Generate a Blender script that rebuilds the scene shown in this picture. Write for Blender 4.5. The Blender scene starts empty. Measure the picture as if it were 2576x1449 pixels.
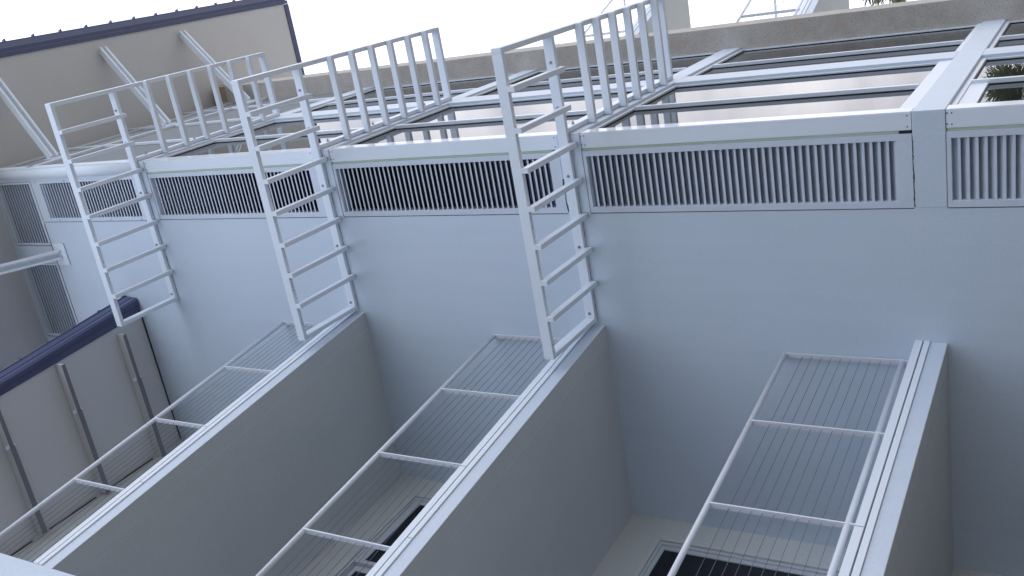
import bpy, bmesh, math, random
from mathutils import Vector, Matrix
random.seed(7)
rad = math.radians
scene = bpy.context.scene

# ------------------------------------------------------------------ camera
cam_d = bpy.data.cameras.new("camera")
cam = bpy.data.objects.new("camera", cam_d)
scene.collection.objects.link(cam)
RX = (-0.5005919204952805, -0.1694253231432721, -0.8489421588145125)   # image right in world
DN = (0.3621997923001005, -0.9316906682518216, -0.02763709735552121)   # image down
FW = (-0.7862690631028357, -0.3213215812395308, 0.527762637780581)     # view direction
cam.matrix_world = Matrix(((RX[0], -DN[0], -FW[0], 8.07826224),
                           (RX[1], -DN[1], -FW[1], 1.67640426),
                           (RX[2], -DN[2], -FW[2], -1.22766457),
                           (0, 0, 0, 1)))
cam_d.sensor_width = 36.0
cam_d.lens = 36.0 * 2415.99 / 2576.0
cam_d.clip_start = 0.05
cam_d.clip_end = 4000
scene.camera = cam

# ------------------------------------------------------------------ sky and sun
SUN_EL, SUN_AZ = 50.0, 214.0      # degrees; azimuth measured like sun_rotation
world = bpy.data.worlds.new("World"); scene.world = world
world.use_nodes = True
nt = world.node_tree; nt.nodes.clear()
N = nt.nodes.new; L = nt.links.new
out = N('ShaderNodeOutputWorld'); bg = N('ShaderNodeBackground')
sky = N('ShaderNodeTexSky'); sky.sky_type = 'NISHITA'; sky.sun_disc = False
sky.sun_elevation = rad(SUN_EL); sky.sun_rotation = rad(SUN_AZ)
sky.air_density = 1.2; sky.dust_density = 1.5
tc = N('ShaderNodeTexCoord'); mp = N('ShaderNodeMapping'); mp.inputs['Scale'].default_value = (1, 1, 2.2)
nz = N('ShaderNodeTexNoise'); nz.inputs['Scale'].default_value = 2.6; nz.inputs['Detail'].default_value = 6
nz.inputs['Roughness'].default_value = 0.55
cr = N('ShaderNodeValToRGB'); cr.color_ramp.elements[0].position = 0.30; cr.color_ramp.elements[1].position = 0.62
cr.color_ramp.elements[0].color = (0.55, 0.55, 0.55, 1)
nz2 = N('ShaderNodeTexNoise'); nz2.inputs['Scale'].default_value = 4.5; nz2.inputs['Detail'].default_value = 5
cr2 = N('ShaderNodeValToRGB')
cr2.color_ramp.elements[0].position = 0.35; cr2.color_ramp.elements[0].color = (10.5, 12.0, 15.2, 1)
cr2.color_ramp.elements[1].position = 0.66; cr2.color_ramp.elements[1].color = (13.8, 15.0, 17.6, 1)
mx = N('ShaderNodeMix'); mx.data_type = 'RGBA'
L(tc.outputs['Generated'], mp.inputs['Vector']); L(mp.outputs[0], nz.inputs['Vector']); L(mp.outputs[0], nz2.inputs['Vector'])
L(nz.outputs['Fac'], cr.inputs['Fac']); L(nz2.outputs['Fac'], cr2.inputs['Fac'])
L(cr.outputs['Color'], mx.inputs['Factor']); L(sky.outputs[0], mx.inputs[6]); L(cr2.outputs['Color'], mx.inputs[7])
# brighter thin cloud over the open side beyond the glazed face
dt = N('ShaderNodeVectorMath'); dt.operation = 'DOT_PRODUCT'; dt.inputs[1].default_value = (-0.78, 0.60, 0.18)
L(tc.outputs['Generated'], dt.inputs[0])
mr_ = N('ShaderNodeMapRange'); mr_.inputs['From Min'].default_value = 0.35; mr_.inputs['From Max'].default_value = 0.95
mr_.inputs['To Min'].default_value = 0.0; mr_.inputs['To Max'].default_value = 1.0; mr_.interpolation_type = 'SMOOTHSTEP'
L(dt.outputs['Value'], mr_.inputs['Value'])
sx = N('ShaderNodeSeparateXYZ'); L(tc.outputs['Generated'], sx.inputs[0])
me_ = N('ShaderNodeMapRange'); me_.inputs['From Min'].default_value = 0.02; me_.inputs['From Max'].default_value = 0.5
me_.inputs['To Min'].default_value = 1.75; me_.inputs['To Max'].default_value = 1.0; L(sx.outputs['Z'], me_.inputs['Value'])
vm = N('ShaderNodeVectorMath'); vm.operation = 'SCALE'
L(mx.outputs[2], vm.inputs[0]); L(me_.outputs['Result'], vm.inputs['Scale'])
cr3 = N('ShaderNodeValToRGB')
cr3.color_ramp.elements[0].position = 0.35; cr3.color_ramp.elements[0].color = (9.0, 9.0, 10.2, 1)
cr3.color_ramp.elements[1].position = 0.66; cr3.color_ramp.elements[1].color = (16.0, 15.7, 16.4, 1)
L(nz2.outputs['Fac'], cr3.inputs['Fac'])
mw = N('ShaderNodeMix'); mw.data_type = 'RGBA'
L(mr_.outputs['Result'], mw.inputs['Factor']); L(vm.outputs[0], mw.inputs[6]); L(cr3.outputs['Color'], mw.inputs[7])
L(mw.outputs[2], bg.inputs['Color']); bg.inputs['Strength'].default_value = 0.10
L(bg.outputs[0], out.inputs['Surface'])
sd = bpy.data.lights.new("sun", 'SUN'); sun = bpy.data.objects.new("sun", sd); scene.collection.objects.link(sun)
sd.energy = 2.0; sd.angle = rad(6); sd.color = (1.0, 0.95, 0.88)
az, el = rad(SUN_AZ), rad(SUN_EL)
sdir = Vector((math.sin(az) * math.cos(el), math.cos(az) * math.cos(el), math.sin(el)))
sun.rotation_euler = sdir.to_track_quat('Z', 'Y').to_euler()
scene.view_settings.view_transform = 'Standard'; scene.view_settings.look = 'None'
scene.view_settings.gamma = 1.0; scene.view_settings.use_curve_mapping = False
scene.view_settings.exposure = 0.30
scene.cycles.max_bounces = 8; scene.cycles.diffuse_bounces = 5

# ------------------------------------------------------------------ materials
def mat(name, col, rough=0.5, metal=0.0, spec=0.5, noise=None, bump=None, ior=None, speckle=None, streak=0.0):
    m = bpy.data.materials.new(name); m.use_nodes = True
    t = m.node_tree; b = t.nodes['Principled BSDF']
    b.inputs['Base Color'].default_value = (*col, 1); b.inputs['Roughness'].default_value = rough
    b.inputs['Metallic'].default_value = metal; b.inputs['Specular IOR Level'].default_value = spec
    if ior: b.inputs['IOR'].default_value = ior
    g = t.nodes.new('ShaderNodeNewGeometry')
    if noise:      # (scale, amount, second colour)
        n = t.nodes.new('ShaderNodeTexNoise'); n.inputs['Scale'].default_value = noise[0]; n.inputs['Detail'].default_value = 8
        n.inputs['Roughness'].default_value = 0.6
        t.links.new(g.outputs['Position'], n.inputs['Vector'])
        r = t.nodes.new('ShaderNodeValToRGB'); r.color_ramp.elements[0].position = 0.5 - noise[1]; r.color_ramp.elements[1].position = 0.5 + noise[1]
        r.color_ramp.elements[0].color = (*noise[2], 1); r.color_ramp.elements[1].color = (*col, 1)
        t.links.new(n.outputs['Fac'], r.inputs['Fac'])
        last = r.outputs['Color']
        if speckle:
            for (sc, lo, hi, c2) in speckle:
                n2 = t.nodes.new('ShaderNodeTexNoise'); n2.inputs['Scale'].default_value = sc; n2.inputs['Detail'].default_value = 3
                t.links.new(g.outputs['Position'], n2.inputs['Vector'])
                r2 = t.nodes.new('ShaderNodeValToRGB'); r2.color_ramp.elements[0].position = lo; r2.color_ramp.elements[1].position = hi
                t.links.new(n2.outputs['Fac'], r2.inputs['Fac'])
                mm = t.nodes.new('ShaderNodeMix'); mm.data_type = 'RGBA'
                t.links.new(r2.outputs['Color'], mm.inputs['Factor']); t.links.new(last, mm.inputs[6]); mm.inputs[7].default_value = (*c2, 1)
                last = mm.outputs[2]
        if rough > 0.4 and not speckle and bump:     # fine sand grain of the render coat
            n4 = t.nodes.new('ShaderNodeTexNoise'); n4.inputs['Scale'].default_value = 55; n4.inputs['Detail'].default_value = 6; n4.inputs['Roughness'].default_value = 0.75
            t.links.new(g.outputs['Position'], n4.inputs['Vector'])
            r4 = t.nodes.new('ShaderNodeMapRange'); r4.inputs['From Min'].default_value = 0.3; r4.inputs['From Max'].default_value = 0.7
            r4.inputs['To Min'].default_value = 0.93; r4.inputs['To Max'].default_value = 1.06
            t.links.new(n4.outputs['Fac'], r4.inputs['Value'])
            v4 = t.nodes.new('ShaderNodeVectorMath'); v4.operation = 'SCALE'
            t.links.new(last, v4.inputs[0]); t.links.new(r4.outputs['Result'], v4.inputs['Scale']); last = v4.outputs[0]
        if streak:     # faint rain streaks running down
            mp_ = t.nodes.new('ShaderNodeMapping'); mp_.inputs['Scale'].default_value = (5.0, 5.0, 0.35)
            n3 = t.nodes.new('ShaderNodeTexNoise'); n3.inputs['Scale'].default_value = 1.6; n3.inputs['Detail'].default_value = 5
            t.links.new(g.outputs['Position'], mp_.inputs['Vector']); t.links.new(mp_.outputs[0], n3.inputs['Vector'])
            r3 = t.nodes.new('ShaderNodeMapRange'); r3.inputs['From Min'].default_value = 0.35; r3.inputs['From Max'].default_value = 0.7
            r3.inputs['To Min'].default_value = 1.0; r3.inputs['To Max'].default_value = 1.0 - streak
            t.links.new(n3.outputs['Fac'], r3.inputs['Value'])
            v3 = t.nodes.new('ShaderNodeVectorMath'); v3.operation = 'SCALE'
            t.links.new(last, v3.inputs[0]); t.links.new(r3.outputs['Result'], v3.inputs['Scale']); last = v3.outputs[0]
        t.links.new(last, b.inputs['Base Color'])
    if bump:       # (scale, strength, distance)
        n = t.nodes.new('ShaderNodeTexNoise'); n.inputs['Scale'].default_value = bump[0]; n.inputs['Detail'].default_value = 4
        t.links.new(g.outputs['Position'], n.inputs['Vector'])
        bp = t.nodes.new('ShaderNodeBump'); bp.inputs['Strength'].default_value = bump[1]; bp.inputs['Distance'].default_value = bump[2]
        t.links.new(n.outputs['Fac'], bp.inputs['Height']); t.links.new(bp.outputs[0], b.inputs['Normal'])
    return m

M = {}
M['stucco'] = mat('white_stucco', (0.605, 0.672, 0.775), 0.42, noise=(0.9, 0.30, (0.565, 0.645, 0.735)), streak=0.03, ior=1.65, bump=(170, 0.35, 0.004))
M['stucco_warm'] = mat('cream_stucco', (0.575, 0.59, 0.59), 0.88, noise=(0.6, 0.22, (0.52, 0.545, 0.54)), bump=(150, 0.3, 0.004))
M['paint'] = mat('white_metal_paint', (0.755, 0.805, 0.875), 0.36, noise=(2.5, 0.3, (0.72, 0.775, 0.84)), bump=(60, 0.08, 0.002))
M['paint_gloss'] = mat('glossy_white_metal', (0.74, 0.77, 0.82), 0.12)
M['paint_rail'] = mat('white_rail_paint', (0.70, 0.72, 0.77), 0.33)
M['vent'] = mat('vent_paint', (0.62, 0.67, 0.76), 0.45, noise=(7, 0.3, (0.57, 0.62, 0.70)))
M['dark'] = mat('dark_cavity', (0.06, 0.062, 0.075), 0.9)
M['seal'] = mat('green_film', (0.42, 0.55, 0.34), 0.6, noise=(1.6, 0.22, (0.54, 0.60, 0.54)))
M['gasket'] = mat('black_gasket', (0.012, 0.013, 0.02), 0.5)
M['joint'] = mat('dark_joint', (0.05, 0.04, 0.04), 0.9)
M['rust'] = mat('rust_stain', (0.36, 0.26, 0.19), 0.9, noise=(30, 0.2, (0.40, 0.30, 0.22)))
M['blue'] = mat('navy_metal', (0.08, 0.095, 0.185), 0.34, noise=(3, 0.3, (0.065, 0.08, 0.165)))
M['blue_dark'] = mat('navy_metal_lip', (0.075, 0.072, 0.15), 0.5)
M['mesh'] = mat('screen_metal', (0.46, 0.50, 0.54), 0.5)
M['mesh_back'] = mat('screen_backing', (0.22, 0.23, 0.25), 0.8)
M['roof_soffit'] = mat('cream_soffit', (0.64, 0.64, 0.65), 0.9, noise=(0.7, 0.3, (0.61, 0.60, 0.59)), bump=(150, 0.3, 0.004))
M['flange'] = mat('grey_flange', (0.20, 0.19, 0.22), 0.6)
M['cable'] = mat('steel_cable', (0.15, 0.15, 0.17), 0.4, metal=0.5)
M['steel'] = mat('bolt_steel', (0.40, 0.41, 0.43), 0.35, metal=0.7)
M['concrete'] = mat('aggregate_concrete', (0.52, 0.485, 0.44), 0.9, noise=(5, 0.22, (0.41, 0.385, 0.35)),
                    speckle=[(70, 0.60, 0.66, (0.25, 0.21, 0.18)), (95, 0.63, 0.68, (0.68, 0.64, 0.58)), (2.6, 0.62, 0.72, (0.48, 0.38, 0.31))],
                    bump=(90, 0.5, 0.006))
M['beam'] = mat('beam_paint', (0.62, 0.61, 0.60), 0.6)
M['glass'] = mat('reflective_glass', (0.012, 0.014, 0.018), 0.015, spec=0.5, ior=2.05)
M['door_glass'] = mat('dark_door_glass', (0.010, 0.011, 0.018), 0.03)
M['door_frame'] = mat('door_frame_paint', (0.50, 0.53, 0.56), 0.5)
M['frond'] = mat('palm_leaf', (0.10, 0.15, 0.06), 0.5, noise=(2.0, 0.25, (0.16, 0.17, 0.08)))
M['trunk'] = mat('palm_trunk', (0.16, 0.125, 0.09), 0.95, noise=(14, 0.3, (0.08, 0.065, 0.05)), bump=(25, 0.9, 0.03))
M['ground'] = mat('paving', (0.36, 0.335, 0.30), 0.9, noise=(0.8, 0.25, (0.30, 0.28, 0.25)), bump=(40, 0.4, 0.01))

# ------------------------------------------------------------------ helpers
COL = scene.collection
def put(name, bm, m, parent=None, smooth=False, bevel=0.0):
    me = bpy.data.meshes.new(name)
    if parent is not None:
        off = Vector(parent.get('_w', (0, 0, 0)))
        bmesh.ops.translate(bm, verts=bm.verts, vec=-off)
    bmesh.ops.recalc_face_normals(bm, faces=bm.faces)
    bm.to_mesh(me); bm.free()
    me.materials.append(M[m] if isinstance(m, str) else m)
    if smooth:
        for p in me.polygons: p.use_smooth = True
    o = bpy.data.objects.new(name, me); COL.objects.link(o)
    if parent is not None:
        o.parent = parent; o['_w'] = tuple(parent.get('_w', (0, 0, 0)))
    if bevel:
        b = o.modifiers.new('bevel', 'BEVEL'); b.width = bevel; b.segments = 2; b.limit_method = 'ANGLE'
    return o
def empty(name, loc):
    o = bpy.data.objects.new(name, None); COL.objects.link(o); o.location = loc
    o['_w'] = tuple(loc); o.empty_display_size = 0.2
    return o
def tag(o, label=None, cat=None, group=None, kind=None):
    if label: o['label'] = label
    if cat: o['category'] = cat
    if group: o['group'] = group
    if kind: o['kind'] = kind
    return o
def copy_tree(o, parent=None, loc=None):
    c = o.copy(); COL.objects.link(c)
    if parent is not None: c.parent = parent
    if loc is not None: c.location = loc
    for ch in list(o.children): copy_tree(ch, c)
    return c
def hexa(bm, P):      # 8 points: bottom 4 then top 4
    v = [bm.verts.new(p) for p in P]
    for f in ((0, 3, 2, 1), (4, 5, 6, 7), (0, 1, 5, 4), (1, 2, 6, 5), (2, 3, 7, 6), (3, 0, 4, 7)):
        bm.faces.new([v[i] for i in f])
def box(bm, x0, x1, y0, y1, z0, z1, T=None):
    P = [(x0, y0, z0), (x1, y0, z0), (x1, y1, z0), (x0, y1, z0), (x0, y0, z1), (x1, y0, z1), (x1, y1, z1), (x0, y1, z1)]
    if T: P = [T(*p) for p in P]
    hexa(bm, P)
TB = -0.11499
def BT(x, y, z): return (x, y + TB * x, z)            # the balconies run at a small angle to the bay
def tube(bm, a, b, r, seg=12, cap=True):
    a, b = Vector(a), Vector(b); d = (b - a).normalized()
    u = d.orthogonal().normalized(); w = d.cross(u)
    rings = []
    for p in (a, b):
        rings.append([bm.verts.new(p + r * (math.cos(2 * math.pi * i / seg) * u + math.sin(2 * math.pi * i / seg) * w)) for i in range(seg)])
    for i in range(seg):
        j = (i + 1) % seg
        bm.faces.new((rings[0][i], rings[0][j], rings[1][j], rings[1][i]))
    if cap:
        bm.faces.new(rings[0]); bm.faces.new(list(reversed(rings[1])))
def bar(bm, a, b, w, h, up=(0, 0, 1)):      # rectangular bar from a to b; w sideways, h along up
    a, b = Vector(a), Vector(b); d = (b - a).normalized(); s = d.cross(Vector(up)).normalized(); u = s.cross(d).normalized()
    P = []
    for p in (a, b):
        P += [p - s * w / 2 - u * h / 2, p + s * w / 2 - u * h / 2, p + s * w / 2 + u * h / 2, p - s * w / 2 + u * h / 2]
    hexa(bm, P)
def BM(): return bmesh.new()

GZ = -2.83
LV = [-3.224, 0.0, 3.224, 6.434, 9.679]        # floor levels; 0 is the lowest balcony seen
BLO, BHI = -0.105, 0.142

# ------------------------------------------------------------------ ground
bm = BM(); box(bm, -300, 300, -300, 300, GZ - 0.3, GZ)
tag(put('ground', bm, 'ground'), kind='structure')

# ------------------------------------------------------------------ building
B = tag(empty('apartment_building', (0, 0, GZ)), 'white stucco apartment block with stacked balconies, glazed corner bay and navy roof edges', 'building')
# side wall of the bay
bm = BM(); box(bm, -0.22, 0, -4.26, -0.80, GZ, 12.22)
box(bm, -0.22, 0, -6.5, -4.26, GZ, 13.2)
box(bm, -0.22, 0, -4.26, -2.72, 12.22, 13.2)
put('side_wall', bm, 'stucco', B)
# dark filler added behind louvres and windows so no light leaks through
bm = BM(); box(bm, -4.9, -0.17, -6.5, -0.30, GZ, 12.9); put('light_stop_core', bm, 'dark', B)
# floor bands, wrapping the corner
for k, z in enumerate(LV):
    bm = BM()
    pl = [(-4.96, 0), (0, 0), (0, -0.80), (-0.14, -0.80), (-0.14, -0.14), (-4.96, -0.14)]
    lo = [bm.verts.new((x, y, z + BLO)) for x, y in pl]; hi = [bm.verts.new((x, y, z + BHI)) for x, y in pl]
    bm.faces.new(lo); bm.faces.new(hi)
    for i in range(6): bm.faces.new((lo[i], lo[(i + 1) % 6], hi[(i + 1) % 6], hi[i]))
    put('floor_band', bm, 'stucco', B, bevel=0.006)
# wide column between the window pairs
bm = BM()
for k in range(4): box(bm, -2.84, -2.458, -0.14, 0, LV[k] + BHI, LV[k + 1] + BLO)
put('facade_column', bm, 'stucco', B, bevel=0.005)
# body beyond the fin
bm = BM(); box(bm, -7.4, -5.42, -6.5, -0.35, GZ, 13.6); put('back_wall', bm, 'stucco_warm', B)
bm = BM(); box(bm, -10.8, 4.9, -16, -6.6, GZ, 13.2); put('sun_block_mass', bm, 'stucco', B)  # unseen mass added to keep the sun off the near ground
bm = BM(); box(bm, -5.42, -4.96, -3.0, 0.290, GZ, 13.55)
put('concrete_fin', bm, 'concrete', B, bevel=0.004)
bm = BM(); box(bm, -5.55, -4.94, -0.02, 0.10, 13.05, 13.45)
# stain where the fin meets the roof
bm.free()

# corner flashings, sealant strips and screws, one set per storey
for k in range(4):
    z0, z1 = LV[k] + BHI, LV[k + 1] + BLO
    bm = BM(); box(bm, -0.10, -0.006, -0.154, -0.006, z0 + 0.004, z1 - 0.004)
    fl = put('corner_flashing', bm, 'paint', B, bevel=0.004)
    bm = BM(); box(bm, -0.165, -0.10, -0.05, -0.004, z0 + 0.004, z1 - 0.004); box(bm, -0.10, -0.008, -0.0058, -0.003, z0 + 0.004, z1 - 0.004)
    put('return_flashing', bm, 'paint_gloss', fl)
    bm = BM(); box(bm, -0.10, -0.018, -0.178, -0.1545, z0 + 0.02, z1 - 0.004)
    put('sealant_strip', bm, 'seal', B)
    if k: bm = BM(); box(bm, -0.05, -0.004, -0.177, -0.156, z0 + 0.003, z0 + (0.10 if k == 1 else 0.07)); put('open_joint', bm, 'gasket', B)
    bm = BM()
    for (yy, zz) in ((-0.035, z1 - 0.045), (-0.125, z1 - 0.045), (-0.035, z0 + 0.035), (-0.125, z0 + 0.035), (-0.035, z1 - 0.012), (-0.12, z1 - 0.010)):
        tube(bm, (-0.007, yy, zz), (-0.0035, yy, zz), 0.006, 8)
    put('screw', bm, 'joint', fl)
# ragged shrinkage cracks between bands and vents
def crack(pts, w):
    bm = BM()
    for (a, b) in zip(pts, pts[1:]):
        ww = w * random.uniform(0.4, 1.5)
        n = max(0.002, ww)
        hexa(bm, [(0.0, a[0], a[1] - n / 2), (0.0, b[0], b[1] - n / 2), (0.0018, b[0], b[1] - n / 2), (0.0018, a[0], a[1] - n / 2),
                  (0.0, a[0], a[1] + n / 2), (0.0, b[0], b[1] + n / 2), (0.0018, b[0], b[1] + n / 2), (0.0018, a[0], a[1] + n / 2)])
    return bm
for k, w, y0 in ((0, 0.004, -0.3), (1, 0.007, -0.20), (2, 0.013, -0.45), (3, 0.006, -0.45)):
    z = LV[k] + BHI - 0.004; pts = []; y = y0; j = 0
    while y > -0.80:
        pts.append((y, z + random.uniform(-0.3, 0.9) * w)); y -= random.uniform(0.012, 0.035)
    put('crack', crack(pts, w), 'joint', B)

# windows of the glazed face
def window_unit(k):
    z0, z1 = LV[k] + BHI, LV[k + 1] + BLO
    for (xa, xb, xm, sill) in ((-0.165, -2.458, -1.225, 0.135), (-2.84, -4.96, -3.66, 0.06)):
        w = empty('window', (xb, -0.058, z0)); w.parent = B; w.location = Vector((xb, -0.058, z0)) - Vector(B['_w'])
        w['_w'] = (xb, -0.058, z0)
        bm = BM()
        head = 0.045
        box(bm, xb, xa, -0.075, -0.030, z1 - head, z1 - 0.001)                 # head
        box(bm, xb, xa, -0.075, -0.022, z0 + 0.001, z0 + sill)                 # sill
        box(bm, xb + 0.001, xb + 0.035, -0.075, -0.034, z0 + sill, z1 - head)  # jambs
        box(bm, xa - 0.05, xa - 0.001, -0.075, -0.034, z0 + sill, z1 - head)
        box(bm, xm - 0.026, xm + 0.026, -0.075, -0.012, z0 + sill, z1 - head)  # mullion
        if k == 0 and xa > -1:
            box(bm, xm + 0.027, xa - 0.051, -0.075, -0.040, z1 - head - 0.14, z1 - head)
        put('frame', bm, 'paint', w, bevel=0.003)
        bm = BM()
        g = 0.010
        for (a, b) in ((xb + 0.035, xm - 0.026), (xm + 0.026, xa - 0.05)):
            zt = z1 - head - (0.14 if (k == 0 and b > -1) else 0)
            box(bm, a, a + g, -0.070, -0.050, z0 + sill, zt); box(bm, b - g, b, -0.070, -0.050, z0 + sill, zt)
            box(bm, a + g, b - g, -0.070, -0.050, z0 + sill, z0 + sill + g); box(bm, a + g, b - g, -0.070, -0.050, zt - g, zt)
        put('gasket', bm, 'gasket', w)
        for (a, b) in ((xb + 0.035, xm - 0.026), (xm + 0.026, xa - 0.05)):
            bm = BM(); box(bm, a + 0.002, b - 0.002, -0.074, -0.058, z0 + sill + 0.002, z1 - head - 0.002)
            put('pane', bm, 'glass', w)
for k in range(4): window_unit(k)

# top storey screen on the glazed face
bm = BM(); z = LV[4] + BHI + 0.02
while z < 13.45:
    hexa(bm, [(-4.96, -0.052, z), (-0.02, -0.052, z), (-0.02, -0.030, z + 0.012), (-4.96, -0.030, z + 0.012),
              (-4.96, -0.054, z + 0.004), (-0.02, -0.054, z + 0.004), (-0.02, -0.032, z + 0.017), (-4.96, -0.032, z + 0.017)])
    z += 0.06
scr = put('louvre_screen', bm, 'mesh', B)
bm = BM(); box(bm, -4.96, -0.02, -0.20, -0.12, LV[4] + BHI, 13.5); put('screen_backing', bm, 'mesh_back', scr)
bm = BM()
box(bm, -4.96, -0.02, -0.030, 0.012, 12.16, 12.25)
for x in (-1.36, -2.78, -4.10): box(bm, x - 0.03, x + 0.03, -0.030, 0.008, LV[4] + BHI, 12.16); box(bm, x - 0.03, x + 0.03, -0.030, 0.008, 12.25, 13.5)
box(bm, -4.96, -0.02, -0.030, 0.004, 13.02, 13.05)
box(bm, -4.96, -0.02, -0.030, 0.006, LV[4] + BHI + 0.001, LV[4] + BHI + 0.03)
put('screen_rail', bm, 'paint', scr, bevel=0.003)
# rounded corner pipe of the top storey and its flat trims
bm = BM(); tube(bm, (-0.045, -0.090, LV[4] + BHI), (-0.045, -0.090, 13.22), 0.085, 28)
put('corner_pipe', bm, 'paint', B, smooth=True)
bm = BM(); box(bm, -0.12, -0.006, -0.012, 0.012, LV[4] + BHI, 13.22)
put('corner_trim', bm, 'paint', B, bevel=0.003)

# balcony slabs
def slab(z, x1=4.475):
    s = BM(); box(s, 0, x1, -4.26, -2.001, z - 0.076, z + 0.053, BT)
    box(s, 0, x1, -4.26, -2.03, z + 0.053, z + 0.115, BT)
    o = put('balcony_slab', s, 'stucco', B)
    s = BM(); box(s, 0.001, x1, -2.20, -2.003, z - 0.0795, z - 0.0762, BT)
    box(s, 0.001, x1, -4.26, -2.215, z - 0.0795, z - 0.0762, BT)
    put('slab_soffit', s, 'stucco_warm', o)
    s = BM(); box(s, 0.001, x1, -2.028, -1.986, z + 0.056, z + 0.104, BT); put('edge_trim', s, 'paint', o, bevel=0.003)
    s = BM(); box(s, 0.001, x1, -2.40, -1.986, z + 0.1155, z + 0.178, BT); put('edge_flashing', s, 'paint', o, bevel=0.003)
    s = BM()
    for xj in (2.44,): box(s, xj, xj + 0.0025, -1.9865, -1.9845, z + 0.1155, z + 0.178, BT); box(s, xj + 0.9, xj + 0.9025, -1.9865, -1.9845, z + 0.056, z + 0.104, BT)
    put('lap_joint', s, 'joint', o)
    s = BM(); box(s, 0.001, x1, -2.032, -2.0285, z + 0.103, z + 0.117, BT); put('edge_joint', s, 'joint', o)
for k in (0, 1, 2, 3): slab(LV[k])
# rear wall behind the balconies, with the door openings left free
YR = -4.262
T3 = -0.04
def RT(x, y, z): return (x, y + T3 * x, z)
DX0, DX1 = 0.36, 3.35
bm = BM()
for k in range(4):
    z0, z1 = LV[k] + 0.18, LV[k + 1] + (0.0 if k < 3 else 1.0)
    box(bm, 0, DX0, YR - 0.2, YR, LV[k], z1, RT); box(bm, DX1, 4.9, YR - 0.2, YR, LV[k], z1, RT)
    box(bm, DX0, DX1, YR - 0.2, YR, LV[k] + 2.68, z1, RT); box(bm, DX0, DX1, YR - 0.2, YR, LV[k], z0, RT)
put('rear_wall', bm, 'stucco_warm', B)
for k in range(4):
    zb, zt = LV[k] + 0.18, LV[k] + 2.68
    ha, hb = (0.13, 0.09) if k == 2 else (0.075, 0.06)
    d = empty('sliding_door', (0, 0, 0)); d.parent = B; p = Vector((DX0, YR, zb)); d.location = p - Vector(B['_w']); d['_w'] = tuple(p)
    bm = BM()                                                       # raised casing
    box(bm, DX0 - 0.075, DX0, YR, YR + 0.018, zb, zt + 0.06, RT); box(bm, DX1, DX1 + 0.075, YR, YR + 0.018, zb, zt + 0.06, RT)
    box(bm, DX0, DX1, YR, YR + 0.018, zt, zt + 0.06, RT)
    put('casing', bm, 'stucco_warm', d, bevel=0.004)
    bm = BM()
    box(bm, DX0, DX0 + 0.04, YR - 0.11, YR - 0.006, zb, zt, RT); box(bm, DX1 - 0.04, DX1, YR - 0.11, YR - 0.006, zb, zt, RT)
    box(bm, DX0 + 0.04, DX1 - 0.04, YR - 0.11, YR - 0.006, zt - 0.028, zt, RT)
    box(bm, 1.545, 1.60, YR - 0.11, YR - 0.018, zb, zt - 0.028, RT)
    box(bm, DX0 + 0.04, DX0 + 0.095, YR - 0.11, YR - 0.022, zb, zt - 0.028, RT); box(bm, DX0 + 0.095, 1.545, YR - 0.11, YR - 0.022, zt - ha, zt - 0.028, RT)
    box(bm, 1.60, 1.68, YR - 0.14, YR - 0.07, zb, zt - 0.028, RT); box(bm, 1.68, DX1 - 0.04, YR - 0.14, YR - 0.07, zt - hb, zt - 0.028, RT)
    put('frame', bm, 'door_frame', d, bevel=0.003)
    bm = BM(); box(bm, DX0 + 0.095, 1.545, YR - 0.05, YR - 0.035, zb, zt - ha, RT); put('pane', bm, 'door_glass', d)
    bm = BM(); box(bm, 1.68, DX1 - 0.04, YR - 0.10, YR - 0.085, zb, zt - hb, RT); put('pane', bm, 'door_glass', d)
# end wall at the outer end of the balconies
bm = BM(); box(bm, 4.475, 4.74, -4.6, -1.995, GZ, 11.4, BT); put('end_wall', bm, 'stucco', B, bevel=0.006)

# ------------------------------------------------------------------ lower roof over the balconies
def sweep(bm, prof, x0, x1, T=None, zs=0.0):      # profile of (y, z) points swept along x, closed
    T = T or (lambda x, y, z: (x, y, z))
    a = [bm.verts.new(T(x0, y, z + zs * x0)) for y, z in prof]; b = [bm.verts.new(T(x1, y, z + zs * x1)) for y, z in prof]
    n = len(prof)
    for i in range(n):
        j = (i + 1) % n; bm.faces.new((a[i], a[j], b[j], b[i]))
    bm.faces.new(a); bm.faces.new(list(reversed(b)))
bm = BM(); sweep(bm, [(-4.30, 10.62), (-2.10, 10.62), (-2.10, 10.79), (-4.30, 11.28)], 0.012, 4.9, BT)
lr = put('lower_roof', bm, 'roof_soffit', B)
def FT(x, y, z): return (x, y + (-0.085 if y < -2.1 else TB) * x, z)
bm = BM(); sweep(bm, [(-2.198, 10.600), (-1.985, 10.575), (-1.958, 10.595), (-1.958, 10.676), (-1.975, 10.680), (-1.975, 10.690), (-1.955, 10.694), (-1.940, 10.805), (-2.198, 10.805)], 0.014, 5.0, FT)
put('fascia', bm, 'blue', lr)
bm = BM(); box(bm, 0.016, 5.0, -2.08, -2.05, 10.568, 10.5735, lambda x, y, z: (x, y + TB * x, z + (y + 1.99) * -0.12)); put('fascia_lip', bm, 'blue_dark', lr)
bm = BM(); sweep(bm, [(-1.93, 10.807), (-4.4, 11.38), (-4.4, 11.40), (-1.925, 10.822)], 0.014, 5.0, BT)
x = 0.03
while x < 5: sweep(bm, [(-1.922, 10.812), (-4.4, 11.39), (-4.4, 11.45), (-1.922, 10.862)], x, x + 0.025, BT); x += 0.43
put('roof_sheet', bm, 'blue', lr)
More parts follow.
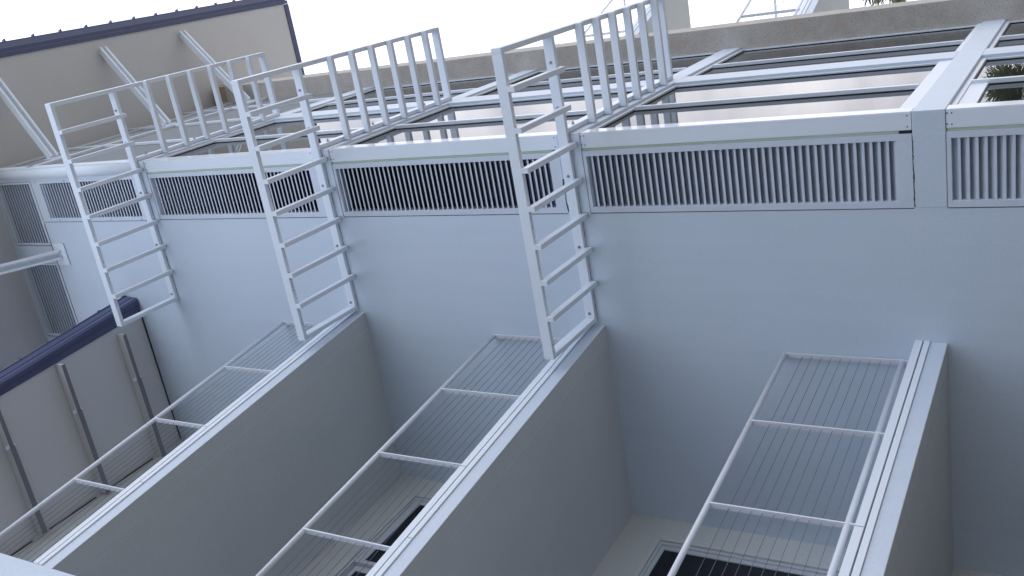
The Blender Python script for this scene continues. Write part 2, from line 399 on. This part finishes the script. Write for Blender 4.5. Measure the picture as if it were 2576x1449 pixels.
for x in (0.48, 1.47, 2.46, 3.45):
    bm = BM(); box(bm, x - 0.042, x, -4.30, -2.33, 10.468, 10.615)
    bmm = put('roof_beam', bm, 'roof_soffit', lr, bevel=0.003)
    bm = BM(); box(bm, x - 0.058, x + 0.003, -4.29, -3.012, 10.452, 10.4675); box(bm, x - 0.048, x + 0.001, -3.008, -2.335, 10.456, 10.4675); put('beam_flange', bm, 'flange', bmm)
    bm = BM(); box(bm, x - 0.085, x + 0.045, -3.03, -2.99, 10.470, 10.50); put('beam_bracket', bm, 'paint', bmm)
bm = BM(); box(bm, 0.0005, 0.011, -4.26, -2.2, 10.598, 10.614)
for x in (0.50, 1.50, 2.50, 3.5): box(bm, x + 0.06, x + 0.80, YR + 0.001, YR + 0.012, 10.58, 10.60, RT)
put('ceiling_joint', bm, 'joint', lr)

# ------------------------------------------------------------------ main roof
ZS = -0.08
bm = BM(); sweep(bm, [(1.56, 13.22), (1.56, 13.40), (-6.6, 13.40), (-6.6, 13.22)], -7.72, 3.2, zs=ZS)
mr = put('main_roof', bm, 'roof_soffit', B)
bm = BM(); sweep(bm, [(1.56, 13.20), (1.625, 13.20), (1.635, 13.255), (1.695, 13.262), (1.70, 13.33), (1.775, 13.38), (1.775, 13.44), (1.56, 13.44)], -7.85, 3.3, zs=ZS)
def RK(x, y, z): return (x, y, z)
for s0, s1, q0, q1 in ((-7.86, -7.72, 13.20, 13.44),):
    hexa(bm, [(s0, -6.7, q0 + ZS * s0), (s1, -6.7, q0 + ZS * s1), (s1, 1.555, q0 + ZS * s1), (s0, 1.555, q0 + ZS * s0),
              (s0, -6.7, q1 + ZS * s0), (s1, -6.7, q1 + ZS * s1), (s1, 1.555, q1 + ZS * s1), (s0, 1.555, q1 + ZS * s0)])
put('fascia', bm, 'blue', mr)
bm = BM(); sweep(bm, [(1.79, 13.442), (-6.7, 13.9), (-6.7, 13.92), (1.79, 13.462)], -7.87, 3.3, zs=ZS)
x = -7.6
while x < 3: sweep(bm, [(1.83, 13.45), (-6.7, 13.91), (-6.7, 13.97), (1.81, 13.51)], x, x + 0.028, zs=ZS); x += 0.535
put('roof_sheet', bm, 'blue', mr)
# struts that prop the main roof
def strut(a, b, side):
    bm = BM(); a, b = Vector(a), Vector(b); s = Vector(side)
    bar(bm, a - s * 0.050, b - s * 0.050, 0.034, 0.11); bar(bm, a + s * 0.050, b + s * 0.050, 0.034, 0.11)
    bar(bm, a + Vector((0, 0, 0.045)), b + Vector((0, 0, 0.045)), 0.07, 0.02)
    o = put('roof_strut', bm, 'paint', mr, bevel=0.003)
    bm = BM()
    if abs(s.x) > 0.5: box(bm, a.x - 0.11, a.x + 0.11, 0.013, 0.03, a.z - 0.10, a.z + 0.10)
    else: box(bm, 0.006, 0.022, a.y - 0.17, a.y + 0.17, a.z - 0.14, a.z + 0.14)
    put('strut_plate', bm, 'paint', o)
for x in (-0.56, -2.74, -4.62): strut((x, 0.03, 12.33), (x, 1.40, 13.20 - ZS * 0 + ZS * x), (1, 0, 0))
strut((0.02, -1.31, 12.03), (1.55, -1.31, 13.10), (0, 1, 0))
# flat frame round the top storey vents
bm = BM()
box(bm, -0.14, -0.002, -1.19, -0.19, 13.12, 13.22)
box(bm, -0.14, -0.002, -0.19, -0.10, LV[4] + BHI, 13.22)
box(bm, -0.14, 0.003, -1.46, -1.19, 12.22, 13.22); box(bm, -0.14, -0.001, -2.72, -1.46, 13.14, 13.22)
put('vent_surround', bm, 'stucco', B)
bm = BM(); box(bm, 0.0003, 0.0035, -2.72, -0.83, 12.205, 12.218); put('vent_joint', bm, 'joint', B)
for pts in ((-5.30, 0.0),):
    bm = BM(); box(bm, -5.48, -4.955, 0.02, 0.30, 13.20, 13.52); put('rust_patch', bm, 'rust', B)

# ------------------------------------------------------------------ louvre vents
def vent(y0, y1, z0, z1, mt, mb, my, label, group, pitch=0.0641, lastmat='vent'):
    v = tag(empty('louvre_vent', (0, (y0 + y1) / 2, z0)), label, 'vent', group)
    bm = BM(); X0, X1 = -0.13, -0.004
    box(bm, X0, X1, y0, y0 + my, z0, z1); box(bm, X0, X1, y1 - my, y1, z0, z1)
    box(bm, X0, X1, y0 + my, y1 - my, z0, z0 + mb); box(bm, X0, X1, y0 + my, y1 - my, z1 - mt, z1)
    put('frame', bm, 'vent', v, bevel=0.002)
    bm = BM(); z = z0 + mb + 0.004
    ya, yb = y0 + my + 0.001, y1 - my - 0.001
    while z < z1 - mt - 0.03:
        def sl(xa, za, xb, zb, t):
            hexa(bm, [(xa, ya, za), (xb, ya, zb), (xb, yb, zb), (xa, yb, za), (xa, ya, za + t), (xb, ya, zb + t), (xb, yb, zb + t), (xa, yb, za + t)])
        sl(-0.020, z, -0.122, z + 0.098, 0.004)                          # sloping blade
        box(bm, -0.023, -0.018, ya, yb, z - 0.004, z + 0.013)            # turned-down lip
        z += pitch
    put('slats', bm, 'vent', v)
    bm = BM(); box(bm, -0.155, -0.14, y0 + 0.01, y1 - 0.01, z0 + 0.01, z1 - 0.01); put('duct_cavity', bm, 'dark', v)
    # shadow gap round the frame
    if group == GV: return v
    bm = BM(); box(bm, -0.02, 0.0015, y0 - 0.0075, y0 - 0.0005, z0, z1); box(bm, -0.02, -0.003, y0, y1, z1 + 0.0005, z1 + 0.006)
    put('shadow_gap', bm, 'joint', v)
    return v
G = 'louvre vents in the side wall of the bay'
GV = 'louvre vents under the main roof'
vl = {0: 'louvre vent at the right edge of the picture, below the lowest white floor band',
      1: 'longest louvre vent with pale wide blades, right of the largest sun shade',
      2: 'long louvre vent crossed by the sun shade nearest the middle of the picture',
      3: 'dark narrow-looking louvre vent crossed by the middle sun shade, highest of the tall vents'}
vl[2] = 'long louvre vent between the largest and the middle white sun shades'
vl[3] = 'black-gapped louvre vent between the middle and the smallest sun shades'
for k in range(4):
    vent(-0.80, -0.18, LV[k] + BHI + 0.004, LV[k + 1] + BLO - 0.002, 0.035, 0.115, 0.055, vl[k], G)
tv = vent(-0.81, -0.185, LV[4] + BHI + 0.004, 12.215, 0.20, 0.10, 0.05, 'grey louvre vent behind the topmost sun shade, screwed frame', G)
GV = 'louvre vents under the main roof'
for (yy, zz) in ((-0.205, 10.4), (-0.205, 11.4), (-0.205, 12.1), (-0.79, 9.95), (-0.79, 10.6), (-0.79, 11.8)):
    bm = BM(); tube(bm, (-0.004, yy, zz), (0.004, yy, zz), 0.010, 8); put('screw', bm, 'steel', tv)
vent(-1.18, -0.20, 12.225, 13.11, 0.04, 0.06, 0.03, 'louvre vent tight under the main roof at the corner pipe', GV, 0.066)
vent(-2.70, -1.47, 12.225, 13.13, 0.03, 0.06, 0.03, 'louvre vent under the main roof beside the strut, above the lower navy roof edge', GV, 0.066)

# ------------------------------------------------------------------ sun shades
def sun_shade(z):
    s = empty('sun_shade', (0, 0, z)); t, h = 0.05, 0.104
    X1, Y1, Y2, X2 = 0.962, 1.957, 0.973, 2.731
    bm = BM(); box(bm, X1 - t, X1, -Y1 + t, Y2 - t, z, z + h); put('outer_rail', bm, 'paint', s, bevel=0.004)
    bm = BM(); box(bm, -X2 + t, X1, Y2 - t, Y2, z, z + h); put('outer_rail', bm, 'paint', s, bevel=0.004)
    bm = BM(); box(bm, 0.003, t, -Y1 + t, Y2 - t, z, z + h); put('wall_rail', bm, 'paint', s, bevel=0.004)
    bm = BM(); box(bm, -X2 + t, 0.002, 0.004, t, z, z + h); put('wall_rail', bm, 'paint', s, bevel=0.004)
    bm = BM(); box(bm, 0.003, X1, -Y1, -Y1 + t - 0.001, z, z + h); put('end_bar', bm, 'paint', s, bevel=0.004)
    bm = BM(); box(bm, -X2, -X2 + t - 0.001, 0.004, Y2, z, z + h); put('end_bar', bm, 'paint', s, bevel=0.004)
    for y in (0.59, 0.226, -0.134, -0.49, -0.85, -1.20, -1.56):
        bm = BM(); box(bm, 0.004, X1 + 0.004, y, y + t, z - 0.07, z - 0.001); put('rung', bm, 'paint', s, bevel=0.003)
    for x in (-0.42, -0.80, -1.175, -1.55, -1.925, -2.30):
        bm = BM(); box(bm, x - t, x, 0.006, Y2 + 0.004, z - 0.082, z - 0.001); put('rung', bm, 'paint', s, bevel=0.003)
    for y in (0.69, 0.26, -0.41, -1.14, -1.86):
        bm = BM(); tube(bm, (0.05, y, z + 0.055), (0.053, y, z + 0.055), 0.018, 14); tube(bm, (0.053, y, z + 0.055), (0.066, y, z + 0.055), 0.010, 6); tube(bm, (0.066, y, z + 0.055), (0.076, y, z + 0.055), 0.005, 8)
        put('bolt', bm, 'steel' if y < -0.3 or y > 0 else 'paint', s)
    for x in (-0.2, -1.05, -2.15):
        bm = BM(); tube(bm, (x, 0.05, z + 0.05), (x, 0.053, z + 0.05), 0.022, 14); tube(bm, (x, 0.053, z + 0.05), (x, 0.070, z + 0.05), 0.013, 6); tube(bm, (x, 0.07, z + 0.05), (x, 0.085, z + 0.05), 0.006, 8)
        put('bolt', bm, 'steel', s)
    return s
GS = 'white sun shades wrapping the building corner'
s0 = tag(sun_shade(LV[2]), 'largest and lowest white metal sun shade, its outer end over the middle balcony railing', 'sun shade', GS)
s1 = tag(copy_tree(s0, None, (0, 0, LV[3])), 'middle white metal sun shade of three, ending over the balcony next to the roofed one', 'sun shade', GS)
s2 = tag(copy_tree(s0, None, (0, 0, LV[4])), 'smallest topmost white metal sun shade, in front of the navy lower roof edge', 'sun shade', GS)

# ------------------------------------------------------------------ cable railings
def railing(P, z, n, label, group, spacing=1.095, cables=10, first=0.02, wallpost=True, name='balcony_railing'):
    """P: list of (x, y) corners of the railing line; z: floor level"""
    p0 = P[0]
    rr = tag(empty(name, (p0[0], p0[1], z + 0.178)), label, 'railing', group)
    for (a, b) in zip(P, P[1:]):
        A, Bv = Vector((*a, 0)), Vector((*b, 0)); ln = (Bv - A).length; d = (Bv - A) / ln
        bm = BM(); tube(bm, (*a, z + 1.312), (*b, z + 1.312), 0.024, 16); put('top_rail', bm, 'paint_rail', rr, smooth=True)
        bm = BM(); tube(bm, (*a, z + 0.288), (*b, z + 0.288), 0.024, 16); put('bottom_rail', bm, 'paint_rail', rr, smooth=True)
        s = first
        while s < ln + 0.01:
            p = A + d * s
            bm = BM(); w, dp = 0.0065, 0.025
            nrm = Vector((-d.y, d.x, 0))
            c = [p + d * i * w + nrm * j * dp for i, j in ((-1, -1), (1, -1), (1, 1), (-1, 1))]
            hexa(bm, [(q.x, q.y, z + 0.18) for q in c] + [(q.x, q.y, z + 1.305) for q in c])
            post = put('post', bm, 'paint_rail', rr)
            s += spacing
        for i in range(cables):
            zz = z + 0.380 + 0.085 * i
            bm = BM()
            segs = max(1, int(ln / spacing)); prev = A
            tube(bm, (a[0], a[1], zz), (b[0], b[1], zz), 0.0023, 6, cap=False)
            put('cable', bm, 'cable', rr)
    return rr
def rl(x): return (x, -2.196 + TB * x)
for (sh, z) in ((s1, LV[3]), (s0, LV[2]), (s2, LV[4])):
    sh['_w'] = (0, 0, z); bm = BM()
    for i in range(11 if sh is s1 else 5):
        y = random.uniform(-1.9, -0.6); r_ = random.uniform(0.0035, 0.008)
        tube(bm, (0.937 + random.uniform(-0.012, 0.012), y, z - 0.0006), (0.937, y, z + 0.001), r_, 7)
    put('paint_chip', bm, 'rust', sh)
    bm = BM(); y = 0.0
    while y > -1.93:
        l_ = random.uniform(0.03, 0.16); w_ = random.uniform(0.002, 0.006)
        box(bm, 0.0004, 0.0026, y - l_, y, z - w_, z - 0.0002); y -= l_ + random.uniform(0.02, 0.25)
    put('rust_line', bm, 'rust', sh)
GR = 'cable railings of the stacked balconies'
railing([rl(0.0), rl(4.47)], LV[1], 0, 'white cable railing of the lowest balcony, right of the others, dark door behind it', GR)
railing([rl(0.0), rl(4.47)], LV[2], 0, 'white cable railing of the middle balcony, its wall end behind the largest sun shade', GR)
railing([rl(0.0), rl(4.47)], LV[3], 0, 'white cable railing of the top balcony, under the navy roof edge', GR)
railing([rl(0.0), rl(4.47)], LV[0], 0, 'white cable railing of the ground level terrace', GR)

# ------------------------------------------------------------------ neighbouring wing beyond the fin
Nb = tag(empty('neighbouring_wing', (-10, -2, GZ)), 'cream wing with open balconies seen beyond the concrete fin against the sky', 'building')
def ny(x): return -0.06 - 0.32 * (x + 8.9)
for k in (1, 2, 3):
    z = LV[k]; x0, x1 = -7.6, -11.60
    def prism(bm, inset, za, zb, xa=x0, xb=x1):
        hexa(bm, [(xa, ny(xa) - inset, za), (xa, -3.0, za), (xb, -3.0, za), (xb, ny(xb) - inset, za),
                  (xa, ny(xa) - inset, zb), (xa, -3.0, zb), (xb, -3.0, zb), (xb, ny(xb) - inset, zb)])
    bm = BM(); prism(bm, 0.0, z - 0.07, z + 0.055); prism(bm, 0.03, z + 0.055, z + 0.115)
    sl_ = put('balcony_slab', bm, 'stucco', Nb)
    bm = BM(); prism(bm, 0.004, z - 0.0745, z - 0.0705); put('slab_soffit', bm, 'stucco_warm', sl_)
    bm = BM(); prism(bm, -0.015, z + 0.116, z + 0.178); put('edge_flashing', bm, 'paint', sl_)
    bm = BM(); hexa(bm, [(-7.6, ny(-7.6) - 0.03, z + 0.056), (-7.6, ny(-7.6) + 0.014, z + 0.056), (-11.59, ny(-11.59) + 0.014, z + 0.056), (-11.59, ny(-11.59) - 0.03, z + 0.056),
                         (-7.6, ny(-7.6) - 0.03, z + 0.103), (-7.6, ny(-7.6) + 0.014, z + 0.103), (-11.59, ny(-11.59) + 0.014, z + 0.103), (-11.59, ny(-11.59) - 0.03, z + 0.103)])
    put('edge_trim', bm, 'paint', sl_)
bm = BM(); box(bm, -10.9, -7.4, -6.5, -3.0, GZ, 9.6); put('wall', bm, 'stucco_warm', Nb)
GN = 'cable railings of the neighbouring wing'
for k, lb in ((1, 'railing of the lowest balcony beyond the fin, hidden low on the neighbouring wing'),
              (2, 'small cable railing beyond the concrete fin, nearer the palm fronds'),
              (3, 'small cable railing beyond the concrete fin, seen through the largest sun shade')):
    r_ = railing([(-7.9, ny(-7.9) - 0.10), (-11.5, ny(-11.5) - 0.10), (-11.5, -2.9)], LV[k], 0, lb, GN, spacing=2.26, first=1.49)

# ------------------------------------------------------------------ palms
def palm(loc, h, R, nf, seed, label):
    rnd = random.Random(seed)
    t = tag(empty('palm_tree', loc), label, 'palm tree', 'fan palms in the grounds')
    x, y, z = loc
    bm = BM(); rings = []
    for i in range(9):
        f = i / 8; r = 0.19 - 0.05 * f + (0.02 if i % 2 else 0)
        rings.append([bm.verts.new((x + r * math.cos(a), y + r * math.sin(a), z - 0.1 + (h + 0.1) * f)) for a in [2 * math.pi * j / 12 for j in range(12)]])
    for a, b in zip(rings, rings[1:]):
        for j in range(12): bm.faces.new((a[j], a[(j + 1) % 12], b[(j + 1) % 12], b[j]))
    bm.faces.new(rings[-1])
    put('trunk', bm, 'trunk', t)
    bm = BM(); c0 = Vector((x, y, z + h))
    for i in range(nf):
        az_ = rnd.uniform(0, 2 * math.pi); elv = rad(rnd.uniform(-35, 85))
        d = Vector((math.cos(az_) * math.cos(elv), math.sin(az_) * math.cos(elv), math.sin(elv)))
        st = R * rnd.uniform(0.42, 0.55); hub = c0 + d * st
        side = d.cross(Vector((0, 0, 1)))
        side = side.normalized() if side.length > 0.05 else Vector((1, 0, 0)); up = side.cross(d)
        for q in (1,):      # petiole
            w = side * 0.012
            v = [bm.verts.new(p) for p in (c0 - w, c0 + w, hub + w, hub - w)]; bm.faces.new(v)
        nl = 26
        for j in range(nl):
            a = rad(-115 + 230 * j / (nl - 1) + rnd.uniform(-2, 2)); ll = R * 0.55 * (1 - 0.25 * abs(a) / 2) * rnd.uniform(0.85, 1.08)
            ld = d * math.cos(a) + side * math.sin(a) + up * 0.10
            ls = (side * math.cos(a) - d * math.sin(a)).normalized() * R * 0.016
            m1 = hub + ld * ll * 0.55; tip = hub + ld * ll - Vector((0, 0, 1)) * ll * rnd.uniform(0.08, 0.3)
            b0, b1 = bm.verts.new(hub - ls * 0.3), bm.verts.new(hub + ls * 0.3)
            m_a, m_b, tv = bm.verts.new(m1 - ls + up * 0.006), bm.verts.new(m1 + ls), bm.verts.new(tip)
            bm.faces.new((b0, b1, m_b, m_a)); bm.faces.new((m_a, m_b, tv))
    put('crown', bm, 'frond', t)
    return t
palm((-12.3, 2.05, GZ), 2.83, 1.05, 46, 3, 'fan palm whose fronds are mirrored in the lowest corner window')
palm((-19.5, -0.15, GZ), 6.4, 1.55, 64, 5, 'green fan palm peeking over the concrete fin at the top of the picture')

# unseen leafy belt added behind the camera to shade the foot of the walls
rt = random.Random(11)
bm = BM()
for i in range(14000):
    u = rt.uniform(-26, 30); c = 17.5 + 2 * math.sin(u * 0.35); hh = 12.0 + 1.6 * math.sin(u * 0.8) + 0.9 * math.sin(u * 2.1)
    p = Vector((c + rt.uniform(-2.5, 2.5), u, GZ + hh * rt.uniform(0.02, 1.0) ** 0.8))
    a = Vector((rt.uniform(-1, 1), rt.uniform(-1, 1), rt.uniform(-1, 1))).normalized(); b_ = a.orthogonal().normalized()
    r_ = rt.uniform(0.25, 0.6)
    bm.faces.new([bm.verts.new(p + a * r_), bm.verts.new(p + b_ * r_ * 0.6), bm.verts.new(p - a * r_), bm.verts.new(p - b_ * r_ * 0.6)])
tag(put('added_shade_belt', bm, 'frond'), 'unseen belt of leaf clumps added behind the camera to shade the walls', 'trees', kind='stuff')

for o in list(bpy.data.objects):
    if '_w' in o: del o['_w']
